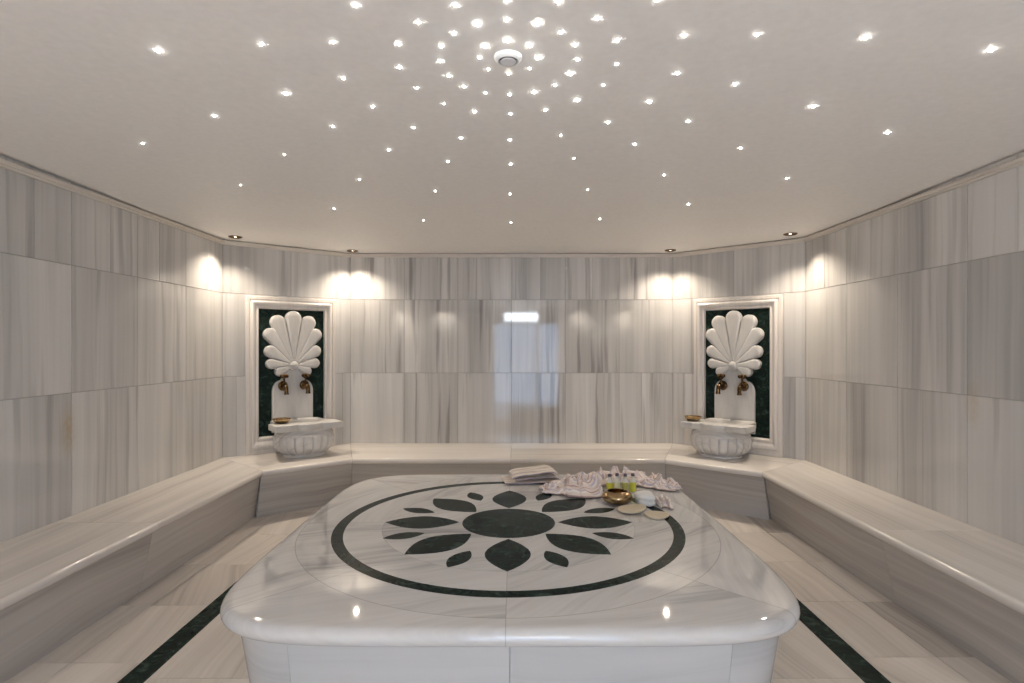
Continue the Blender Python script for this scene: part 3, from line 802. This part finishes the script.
m_lamp = emit('warm_lamp_lens', (1.0, .80, .55), 12.0)
DL = [(-2.548, 5.165), (-1.69, 5.916), (1.63, 5.89), (2.46, 5.03), (-2.548, -1.16), (-1.69, -1.92), (1.63, -1.92), (2.48, -1.16)]  # last four are unseen fill lamps, added behind the camera to brighten the room
DN = ['recessed bronze downlight in the ceiling above the near side of the left fountain', 'recessed bronze downlight in the ceiling above the far side of the left fountain',
      'recessed bronze downlight in the ceiling above the far side of the right fountain', 'recessed bronze downlight in the ceiling above the near side of the right fountain',
      'added unseen fill downlight above the entrance corner, wall side, left', 'added unseen fill downlight above the entrance corner, door side, left',
      'added unseen fill downlight above the entrance corner, door side, right', 'added unseen fill downlight above the entrance corner, wall side, right']
SPOT_W = 48
for (x, y), lab in zip(DL, DN):
    t = thing('downlight', (x, y, ZC), 0, lab, 'downlight', 'recessed downlights round the ceiling edge')
    g = G(); g.loft([[(r*math.cos(2*PI*k/36), r*math.sin(2*PI*k/36), z) for k in range(36)] for r, z in ((.058, .002), (.058, -.005), (.053, -.010), (.045, -.010), (.040, -.004), (.040, .002))], cap0=False, cap1=False)
    g.obj('bezel', m_can, t, smooth=True, sharp=35)
    g = G(); g.lathe([(.0405, -.0005), (.0405, -.0018)], 32); g.obj('reflector', m_can, t)
    g = G(); g.lathe([(.012, -.0012), (.012, -.0022), (.009, -.003), (.001, -.0034)], 24); g.obj('lamp', m_lamp, t, smooth=True)
    ld = bpy.data.lights.new('downlight_lamp', 'SPOT'); ld.energy = SPOT_W if y > 0 else 175; ld.color = (1.0, .86, .70) if y > 0 else (1.0, .90, .77)  # the added fill lamps are stronger than the visible downlights
    ld.spot_size = math.radians(124); ld.spot_blend = 1.0; ld.shadow_soft_size = .022
    lo = bpy.data.objects.new('downlight_lamp', ld); COL.objects.link(lo); lo.parent = t; lo.location = (0, 0, -.03)
    if y > 0: dn = (Vector((XC, YC, 0)) - Vector((x, y, 0))).normalized()*.20 + Vector((0, 0, -1)); lo.rotation_euler = dn.to_track_quat('-Z', 'Y').to_euler()   # tilted a little into the room

# fibre-optic star lights, positions on the ceiling (x, y)
STARS = [(-0.505, 1.803, 'medium', 9, 4), (-0.187, 1.806, 'medium', 9, 2), (-0.022, 1.781, 'medium', 11, 2), (0.141, 1.789, 'medium', 0, 1), (0.449, 1.778, 'medium', 1, 3), (-0.322, 1.901, 'medium', 9, 3), (-0.124, 1.913, 'bright', 10, 0), (-0.023, 1.888, 'medium', 11, 1), (0.079, 1.907, 'bright', 0, 0), (0.277, 1.878, 'medium', 1, 2), (-0.21, 1.969, 'medium', 9, 1), (0.162, 1.962, 'medium', 1, 1), (-0.647, 2.02, 'medium', 8, 6), (-0.415, 2.036, 'medium', 8, 4), (-0.264, 2.053, 'medium', 8, 1), (-0.105, 2.053, 'bright', 9, 0), (-0.022, 2.014, 'bright', 11, 0), (0.056, 2.048, 'bright', 1, 0), (0.221, 2.045, 'medium', 2, 2), (0.368, 2.012, 'medium', 2, 5), (0.596, 1.977, 'medium', 2, 7), (-0.13, 2.134, 'medium', 8, 0), (-0.283, 2.158, 'medium', 8, 2), (0.09, 2.134, 'bright', 2, 0), (0.242, 2.146, 'medium', 2, 3), (0.397, 2.181, 'faint', 2, 4), (-0.446, 2.204, 'medium', 8, 3), (-0.101, 2.224, 'faint', 7, 0), (-0.022, 2.257, 'medium', 5, 0), (0.061, 2.218, 'faint', 3, 0), (-0.692, 2.289, 'medium', 8, 5), (-0.262, 2.277, 'medium', 7, 2), (0.225, 2.258, 'bright', 2, 1), (0.372, 2.354, 'faint', 3, 3), (0.651, 2.248, 'medium', 2, 6), (-0.21, 2.37, 'medium', 7, 1), (-0.408, 2.381, 'faint', 7, 4), (0.171, 2.356, 'medium', 3, 1), (-0.122, 2.428, 'faint', 6, 0), (-0.019, 2.445, 'medium', 5, 1), (0.086, 2.421, 'bright', 4, 0), (0.28, 2.497, 'bright', 3, 2), (-0.315, 2.535, 'faint', 7, 3), (-0.64, 2.56, 'medium', 7, 6), (-0.183, 2.622, 'medium', 6, 1), (-0.017, 2.642, 'medium', 5, 2), (0.143, 2.602, 'medium', 4, 1), (0.602, 2.51, 'bright', 3, 5), (-0.89, 2.777, 'medium', 7, 8), (-0.497, 2.802, 'medium', 7, 5), (-0.276, 2.945, 'medium', 6, 2), (-0.021, 2.972, 'medium', 5, 3), (0.241, 2.91, 'faint', 4, 2), (0.456, 2.739, 'medium', 3, 4), (0.839, 2.715, 'medium', 3, 7), (-0.69, 3.106, 'medium', 7, 7), (-0.387, 3.303, 'medium', 6, 3), (-0.019, 3.351, 'medium', 5, 4), (0.345, 3.247, 'faint', 4, 3), (0.646, 3.024, 'medium', 3, 6), (-0.991, 3.618, 'medium', 7, 9), (-0.542, 3.892, 'medium', 6, 4), (-0.028, 3.969, 'faint', 5, 5), (0.502, 3.857, 'faint', 4, 4), (0.937, 3.53, 'medium', 3, 8), (-1.369, 4.296, 'medium', 7, 10), (-0.754, 4.695, 'faint', 6, 5), (-0.027, 4.786, 'faint', 5, 6), (0.705, 4.646, 'medium', 4, 5), (1.291, 4.177, 'medium', 3, 9), (-1.295, 2.058, 'bright', 8, 10), (-0.906, 2.027, 'medium', 8, 8), (-0.976, 2.419, 'bright', 8, 7), (-1.394, 2.63, 'medium', 8, 9), (-1.928, 2.937, 'medium', 8, 11), (-1.283, 3.155, 'faint', 7, 11), (-1.779, 3.676, 'faint', 7, 12), (0.845, 1.965, 'medium', 2, 9), (1.227, 1.971, 'bright', 2, 11), (1.713, 2.03, 'bright', 2, 13), (0.914, 2.335, 'medium', 2, 8), (1.338, 2.527, 'bright', 2, 10), (1.848, 2.796, 'bright', 2, 12), (1.225, 3.053, 'medium', 3, 10), (1.71, 3.541, 'medium', 3, 11)]
m_star = emit('star_crystal', (1.0, .97, .90), 60.0)
def star_mesh(r):
    g = G(); n = 8
    g.lathe([(r*.9, .003), (r, 0), (r*.95, -r*.35), (r*.6, -r*.8), (r*.02, -r)], n)
    me = bpy.data.meshes.new('star_light'); me.from_pydata([tuple(v) for v in g.V], [], g.F); me.update(); me.materials.append(m_star)
    return me
SM = {k: star_mesh(r) for k, r in (('faint', .0032), ('medium', .0045), ('bright', .0061))}
CLK = ['one', 'two', 'three', 'four', 'five', 'six', 'seven', 'eight', 'nine', 'ten', 'eleven', 'twelve']
ORD = ['first', 'second', 'third', 'fourth', 'fifth', 'sixth', 'seventh', 'eighth', 'ninth', 'tenth', 'eleventh', 'twelfth', 'thirteenth', 'fourteenth']
for (x, y, size, clk, rank) in STARS:
    o = bpy.data.objects.new('star_light', SM[size]); COL.objects.link(o)
    o.location = (x, y, zceil(x, y) - .001)
    tag(o, '%s ceiling star light, %s outward from the round vent towards %s o\'clock' % (size, ORD[rank], CLK[clk]), 'ceiling light', 'star lights in the ceiling')

# ------------------------------------------------------------------ camera, world, colour
cam = bpy.data.cameras.new('camera'); co = bpy.data.objects.new('camera', cam); COL.objects.link(co)
co.location = (0, 0, 1.47); co.rotation_euler = (PI/2, 0, 0)
cam.sensor_width = 36; cam.lens = 36*565/1024
cam.shift_x = -2/1024; cam.shift_y = 4.5/1024; cam.clip_start = .02
SC.camera = co
w = bpy.data.worlds.new('world'); SC.world = w; w.use_nodes = True
w.node_tree.nodes['Background'].inputs[0].default_value = (.5, .6, .8, 1); w.node_tree.nodes['Background'].inputs[1].default_value = .2
SC.view_settings.view_transform = 'Standard'; SC.view_settings.look = 'None'; SC.view_settings.gamma = 1
SC.view_settings.use_curve_mapping = False
SC.view_settings.exposure = 0.6
cy = SC.cycles
cy.max_bounces = 12; cy.diffuse_bounces = 8; cy.glossy_bounces = 4; cy.use_denoising = True
cy.caustics_reflective = False; cy.caustics_refractive = False; cy.sample_clamp_indirect = 6
